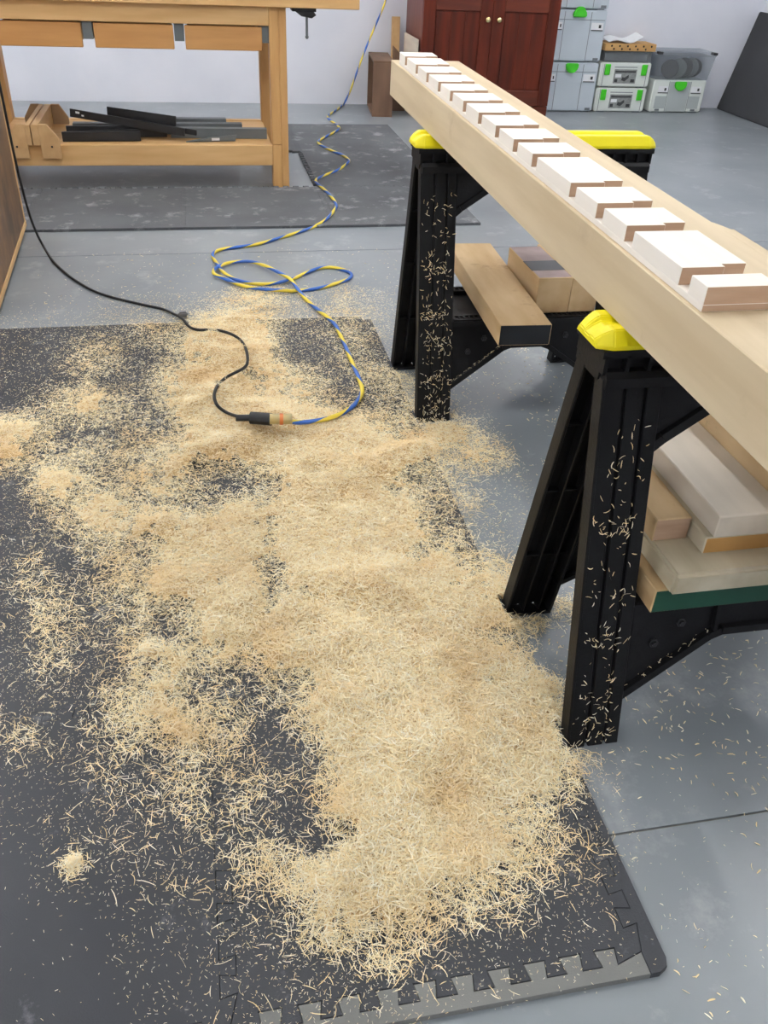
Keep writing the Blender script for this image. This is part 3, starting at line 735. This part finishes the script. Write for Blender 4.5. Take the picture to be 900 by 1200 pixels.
def fbm(x, y, s, seed, o=4):
    t = 0; a = .5; n = 0
    for k in range(o): t = t+a*vnoise(x, y, s*2**k, seed+k); n += a; a *= .5
    return t/n
def dens(x, y):
    z = np.where((y < 2.881) & (x < .562), MATZ, 0.0)
    # ragged edges: the lookup wanders a little over the ground
    wx = x+.030*(fbm(x, y, 9, 11)-.5); wy = y+.045*(fbm(x, y, 8, 31)-.5)
    u, v = to_px(wx, wy, z)
    a = np.clip((u-GX)/GS, 0, 24.999); b_ = np.clip((v-GY)/GS, 0, 28.999)
    i = a.astype(int); j = b_.astype(int); fa = a-i; fb_ = b_-j
    d = (G[j, i]*(1-fa)+G[j, i+1]*fa)*(1-fb_)+(G[j+1, i]*(1-fa)+G[j+1, i+1]*fa)*fb_
    d = d*np.clip(1+u/130, .08, 1)
    d = np.where((v < GY-20) | (v > 1290) | (u > 790), 0, d)
    return d
def cover(x, y):
    d = dens(x, y)
    d = np.clip(d+.30*(d-.44), 0, 1)
    return np.clip(d+(.30*(fbm(x, y, 7, 51, 2)-.5)+.42*(fbm(x, y, 19, 53, 3)-.5)+.40*(fbm(x, y, 60, 57, 3)-.5)+.0)*np.clip(d*3, 0, 1), 0, 1)
def height(x, y):
    c = cover(x, y); base = np.where((y < 2.881) & (x < .562), MATZ, 0.0)
    k = np.clip((dens(x, y)-.35)/.5, 0, 1)
    return base+k*(.002+.085*np.clip(fbm(x, y, 6.5, 71, 3)-.40, 0, 1)*k+.007*fbm(x, y, 38, 91, 3)*np.clip((c-.3)*2, 0, 1)), c

for k_, (a, b_) in enumerate(((.05, .30), (.305, .60), (.605, .93))):
    d = MB().box(-.60, -.03, -Lc-.016, -Lc-.0005, a, b_).build('drawer', MT['pine_d'], lc, bevel=.002)
    MB().box(-.37, -.26, -Lc-.032, -Lc-.0165, (a+b_)/2-.008, (a+b_)/2+.008).build('handle', MT['blackbar'], d, bevel=.003)

# ================================================================== CORDS
def surf(x, y): return MATZ if (y < 2.881 and x < .562) else 0.0
def base_mat(x, y): return .012 if (3.965 < y < 6.255 and x < 1.305 and (y < 4.66 or x > .58 or y > 5.45)) else 0.0
def path(pixels, r, lift=0.0):
    out = []
    for q in pixels:
        P = floor_at(q[0], q[1], .010)
        hh_ = max(float(height(np.array([P[0]+a_]), np.array([P[1]+b_]))[0][0]) for a_ in (-.02, 0, .02) for b_ in (-.02, 0, .02))
        hh_ += .0115*min(1, max(0, (float(dens(np.array([P[0]]), np.array([P[1]]))[0])-.3)*2.5))
        z = max(hh_, base_mat(P[0], P[1]))+r+(q[2] if len(q) > 2 else 0)
        out.append(floor_at(q[0], q[1], z))
    return out
def cord_mat():
    m = bpy.data.materials.new('blue_yellow_cord'); m.use_nodes = True
    nt = m.node_tree; N = nt.nodes; L = nt.links; p = N['Principled BSDF']; p.inputs['Roughness'].default_value = .45
    uv = N.new('ShaderNodeUVMap'); uv.uv_map = 'cord'; sp = N.new('ShaderNodeSeparateXYZ'); L.new(uv.outputs[0], sp.inputs[0])
    a = N.new('ShaderNodeMath'); a.operation = 'MULTIPLY'; a.inputs[1].default_value = 1/.19; L.new(sp.outputs['Y'], a.inputs[0])
    b = N.new('ShaderNodeMath'); b.operation = 'ADD'; L.new(a.outputs[0], b.inputs[0]); L.new(sp.outputs['X'], b.inputs[1])
    c = N.new('ShaderNodeMath'); c.operation = 'FRACT'; L.new(b.outputs[0], c.inputs[0])
    d = N.new('ShaderNodeMath'); d.operation = 'GREATER_THAN'; d.inputs[1].default_value = .5; L.new(c.outputs[0], d.inputs[0])
    mx = N.new('ShaderNodeMixRGB'); mx.inputs[1].default_value = srgb(48, 96, 176); mx.inputs[2].default_value = srgb(226, 202, 62)
    L.new(d.outputs[0], mx.inputs[0]); L.new(mx.outputs[0], p.inputs['Base Color']); return m
R1 = .0068
ext = thing('extension_cord', 'blue and yellow twisted extension cord looping across the floor', 'cord', (0, 0, 0))
pix = [(337, 493.5), (352, 495), (372, 493), (392, 488), (410, 479), (421, 467), (424.5, 456), (420, 442), (414, 428), (407, 411), (400, 395), (393, 381), (383, 371),
       (370, 361), (358, 350), (349, 339, .012), (340, 327, .016), (326, 319, .012), (312, 312, .006), (296, 307), (280, 306.5), (264, 309, .004), (252, 315, .012), (251, 321, .012), (262, 326, .004), (285, 335), (310, 339), (335, 340.5, .004), (345, 341),
       (372, 338), (394, 332), (408, 327), (412, 322), (405, 317), (390, 313.5), (375, 314), (358, 320), (345, 326), (332, 330, .003), (312, 333), (292, 331.5), (275, 327, .003), (262, 319, .013), (253, 307), (249, 299), (254, 294), (266, 291), (290, 288), (310, 284), (330, 278),
       (350, 272), (367, 266), (382, 257), (391, 247), (394, 240), (388, 230), (379, 221), (371, 214), (371, 210), (381, 205), (396, 199), (406, 192), (409, 188), (402, 182), (390, 177), (378, 171), (373, 166), (382, 160), (395, 153), (398, 150), (393, 145), (385, 139), (385, 135), (394, 129), (402, 123)]
pts = path(pix, R1)
pts += [(1.10, 6.93, .025), (1.145, 6.93, .11), (1.20, 6.94, .25), (1.262, 6.95, .40), (1.325, 6.95, .54), (1.395, 6.95, .70), (1.44, 7.0, .86), (1.46, 7.045, .95)]
tube('cable', pts, R1, cord_mat(), ext, n=10, sub=6)
P = np.array(pts[0]); P[2] += .006; Q = np.array(floor_at(316, 491, P[2]+.002))
mpl = mat('clear_plug', srgb(196, 172, 110), srgb(160, 150, 110), rough=.3, scale=30)
tube('socket', [P+np.array([.012, 0, 0]), P*.7+Q*.3, P*.4+Q*.6, Q], .0145, mpl, ext, n=12, sub=3)
tube('collar', [P*.75+Q*.25, P*.55+Q*.45], .0158, mat('orange_collar', srgb(214, 120, 60), rough=.4), ext, n=12, sub=2)

R2 = .0047
bc = thing('power_cord', 'black power cord running from the cabinet to the extension cord plug', 'cord', (0, 0, 0))
pts2 = [(-.80, 3.55, .982), (-.74, 3.585, .986), (-.700, 3.60, .96), (-.688, 3.605, .80), (-.683, 3.606, .65), (-.680, 3.601, .495), (-.680, 3.622, .324), (-.675, 3.655, .169), (-.680, 3.75, .07), (-.672, 3.80, .02)]
pts2 = pts2[:-1]+path([(50, 287), (62, 306), (78, 321), (92, 331), (110, 341), (130, 348), (150, 353), (172, 358), (190, 362), (204, 368, .004), (214, 374, .008), (222, 383), (232, 386.5), (246, 386.5), (260, 388), (274, 393), (284, 401), (289, 412), (290, 424), (286, 431), (275, 437), (264, 443), (255, 452), (251, 463), (254, 474), (263, 482), (275, 487), (287, 489), (299, 490)], R2)
tube('cable', pts2, R2, MT['rubber'], bc, n=8, sub=6)
A = np.array(floor_at(294, 489.5, pts2[-1][2]+.008)); B = np.array(floor_at(318, 491.5, pts2[-1][2]+.012))
mb = MB()
o_ = tube('plug', [A, A*.7+B*.3, A*.3+B*.7, B], .017, MT['rubber'], bc, n=14, sub=3)
tube('strain_relief', [A-np.array([.04, -.003, 0]), A], .009, MT['rubber'], bc, n=10, sub=3)
J = floor_at(214, 371, surf(-.1, 2.9)+.005)
o = MB().box(-.016, .020, -.012, .012, .0, .020).build('cord_clip', MT['steel'], bc, bevel=.006, seg=2); o.location = J; o.rotation_euler = (0, 0, .1); o['label'] = 'grey clip on the cord'

# ================================================================== WOOD SHAVINGS
def ribbons(x, y, z, L, wdt, seed, seg=3):
    """thin curled ribbons, returned as vertices (n*(seg+1)*2,3) and quads"""
    r = np.random.default_rng(seed); n = len(x)
    th = r.uniform(0, 2*np.pi, n); bend = r.normal(0, .26, n); pit = r.normal(0, .16, n); arch = r.uniform(0, .22, n)
    roll = r.normal(0, .5, n)
    px, py = x-.5*L*np.cos(th), y-.5*L*np.sin(th); pz = np.zeros(n)
    V = np.zeros((n, seg+1, 2, 3)); t0 = th-bend*seg/2
    for k in range(seg+1):
        cx, cy = np.cos(t0+bend*k), np.sin(t0+bend*k)
        taper = 1.0 if 0 < k < seg else .55
        ox, oy, oz = -cy*np.cos(roll)*wdt*.5*taper, cx*np.cos(roll)*wdt*.5*taper, np.sin(roll)*wdt*.5*taper
        V[:, k, 0] = np.stack([px+ox, py+oy, pz+oz], 1); V[:, k, 1] = np.stack([px-ox, py-oy, pz-oz], 1)
        px = px+cx*L/seg; py = py+cy*L/seg
        pz = pz+L/seg*(pit+arch*np.where(k < seg/2-.5, 1, -1))
    zmin = V[..., 2].reshape(n, -1).min(1)
    V[..., 2] += (z-zmin+.0004)[:, None, None]
    base = (np.arange(n)*(seg+1)*2)[:, None, None]; k = np.arange(seg)[None, :, None]*2
    F = base+k+np.array([0, 1, 3, 2])[None, None, :]
    return V.reshape(-1, 3), F.reshape(-1, 4)
def quick_mesh(name, V, F, mats, mi=None):
    me = bpy.data.meshes.new(name); me.vertices.add(len(V)); me.vertices.foreach_set('co', np.ascontiguousarray(V, np.float32).ravel())
    me.loops.add(F.size); me.loops.foreach_set('vertex_index', np.ascontiguousarray(F, np.int32).ravel())
    me.polygons.add(len(F)); me.polygons.foreach_set('loop_start', np.arange(0, F.size, 4, dtype=np.int32))
    for m in mats: me.materials.append(m)
    if mi is not None: me.polygons.foreach_set('material_index', np.ascontiguousarray(mi, np.int32))
    me.update(); me.validate()
    return me

def clear_of_feet(x, y):
    bad = np.zeros(len(x), bool)
    for yc in (1.107, 2.299):
        for s in (-1, 1):
            yf = yc+s*.195
            for (a, b_) in ((.555, .662), (1.09, 1.20)):
                y_lo, y_hi = (yf-.006, yf+.05) if s < 0 else (yf-.05, yf+.006)
                bad |= (x > a-.004) & (x < b_+.004) & (y > y_lo) & (y < y_hi)
    return ~bad
# bed of packed shavings: a height field where the cover is dense
st_ = .006
gx = np.arange(-1.15, .90, st_); gy = np.arange(.55, 3.25, st_)
XX, YY = np.meshgrid(gx, gy); ZZ, CC = height(XX, YY)
nxg = len(gx)
ok = CC > .70
cell = ok[:-1, :-1] & ok[1:, :-1] & ok[:-1, 1:] & ok[1:, 1:]
jj, ii = np.nonzero(cell); q0 = jj*nxg+ii
cf_ = clear_of_feet(gx[ii], gy[jj]); ii, jj, q0 = ii[cf_], jj[cf_], q0[cf_]
BF = np.stack([q0, q0+1, q0+1+nxg, q0+nxg], 1)
used = np.unique(BF); rem = np.zeros(XX.size, int); rem[used] = np.arange(len(used)); BF = rem[BF]
BV = np.stack([XX.ravel(), YY.ravel(), ZZ.ravel()+.0006], 1)[used]

# loose ribbons
NC = 1250000
cx = rng.uniform(-1.15, .90, NC); cy = .50+2.75*rng.random(NC)**1.25
hz, cc = height(cx, cy)
keep_w = np.clip(cc*1.1, 0, 1)**1.75*.66+.0035*(dens(cx, cy) > .06)
keep_w *= np.clip(cc/.36, .42, 1)
keep = rng.random(NC) < keep_w
cx, cy, hz, cc = cx[keep], cy[keep], hz[keep], cc[keep]
c_ = clear_of_feet(cx, cy) & ((cx > -.69) | (cy < 2.93)); cx, cy, hz, cc = cx[c_], cy[c_], hz[c_], cc[c_]
nL = len(cx)
Ls = np.clip(rng.gamma(5, .0030, nL), .005, .034); Ls *= np.clip(1.0-.28*(cy-1.25), .55, 1.08)
Ws = rng.uniform(.0008, .0014, nL)*(1+.15*np.clip(cy-1.2, 0, 2))
lift = np.clip((cc-.35)*2, 0, 1)*rng.random(nL)**1.5*.010
SV, SF = ribbons(cx, cy, hz+lift, Ls, Ws, 5)
# fine dust and crumbs between them
nd = 420000
dx = rng.uniform(-1.15, .80, nd); dy = .5+2.7*rng.random(nd)**1.15; dh, dc = height(dx, dy)
kk = (rng.random(nd) < np.clip(dens(dx, dy)*1.2+.012, 0, .8)) & (dc < .8); dx, dy, dh = dx[kk], dy[kk], dh[kk]
kk = clear_of_feet(dx, dy); dx, dy, dh = dx[kk], dy[kk], dh[kk]
DV, DF = ribbons(dx, dy, dh, rng.uniform(.0012, .0045, len(dx))*(1+.3*np.clip(dy-1.2, 0, 2)), rng.uniform(.0006, .0014, len(dx))*(1+.5*np.clip(dy-1.2, 0, 2)), 15, seg=1)
SV = np.concatenate([SV, DV]); SF = np.concatenate([SF, DF+(len(SV)-len(DV))])
V = np.concatenate([BV, SV]); F = np.concatenate([BF, SF+len(BV)])
me = quick_mesh('wood_shavings', V, F, [MT['shaving'], MT['shaving_bed']], np.concatenate([np.ones(len(BF), int), np.zeros(len(SF), int)]))
o = bpy.data.objects.new('wood_shavings', me); C.objects.link(o)
tag(o, 'drift of curly cream wood shavings spread over the foam mat', 'wood shavings', kind='stuff')

# a few stray chips on the concrete
def strays(name, n, box_, lab, seed, Lm=.009):
    r = np.random.default_rng(seed); x = r.uniform(box_[0], box_[1], n); y = r.uniform(box_[2], box_[3], n)
    k = clear_of_feet(x, y) & ~((y < 2.89) & (x < .565)) & (fbm(x, y, 3, seed) > .38+.25*r.random(n)); x, y = x[k], y[k]; n = len(x)
    V, F = ribbons(x, y, np.zeros(n), r.uniform(.4, 1.4, n)*Lm, r.uniform(.0012, .0026, n), seed+1)
    o = bpy.data.objects.new(name, quick_mesh(name, V, F, [MT['shaving']])); C.objects.link(o)
    tag(o, lab, 'wood chips', kind='stuff')
strays('scattered_chips', 4200, (.57, 1.5, .45, 2.6), 'fine pale chips scattered on the bare concrete under the sawhorses', 21)
strays('scattered_chips', 900, (-.65, 1.2, 2.9, 3.7), 'fine pale chips scattered on the concrete strip between the two mats', 23)

# small clump by itself
r = np.random.default_rng(3); c0 = floor_at(86, 1014, MATZ); n = 420
rad = np.abs(r.normal(0, .011, n)); an = r.uniform(0, 6.283, n)
x = c0[0]+rad*np.cos(an); y = c0[1]+rad*np.sin(an)*1.2
V, F = ribbons(x, y, MATZ+np.clip(.012-rad*.6, 0, 1)*r.random(n), r.uniform(.006, .016, n), r.uniform(.0009, .0016, n), 4)
o = bpy.data.objects.new('shaving_clump', quick_mesh('shaving_clump', V, F, [MT['shaving']])); C.objects.link(o)
tag(o, 'small lone clump of shavings on the bare part of the mat', 'wood shavings', kind='stuff')

# chips clinging to the sawhorses
def clinging(parent, n, seed):
    r = np.random.default_rng(seed); pts = []
    z = np.concatenate([r.uniform(.0, .60, n//2), np.abs(r.normal(0, .05, n//5)), r.choice([.12, .22, .30, .42], n//2)+r.normal(0, .012, n//2)])
    z = np.clip(z, .01, .64); m = len(z)
    grp = r.choice([.035, .047, .064, .082], m)
    u = np.clip(np.where(r.random(m) < .6, grp+r.normal(0, .006, m), r.uniform(.016, .105, m)), .016, .105)
    V, F = ribbons(u, z, np.zeros(m), r.uniform(.003, .013, m), r.uniform(.0008, .0018, m), seed+1)
    d = V[:, 2]
    W_ = np.stack([V[:, 0]-.3275, -(YF-SL*V[:, 1])-.0008-d*.5, V[:, 1]], 1)
    # a dusting on the lower brace lip
    m2 = n//3; uu = r.uniform(.11, .26, m2); zz = .088+(uu-.104)*.658+.013
    V2, F2 = ribbons(uu, r.uniform(.004, .030, m2), np.zeros(m2), r.uniform(.003, .009, m2), r.uniform(.0008, .0018, m2), seed+2)
    z2 = .088+(V2[:, 0]-.104)*.658+.0165+V2[:, 2]
    W2 = np.stack([V2[:, 0]-.3275, -(YF-SL*z2)+V2[:, 1], z2], 1)
    o = bpy.data.objects.new('clinging_chips', quick_mesh('clinging_chips', np.concatenate([W_, W2]), np.concatenate([F, F2+len(V)]), [MT['shaving']])); C.objects.link(o)
    o.parent = parent; o['kind'] = 'stuff'; o['label'] = 'pale wood chips clinging to the leg'
clinging(near, 190, 41); clinging(far, 330, 43)
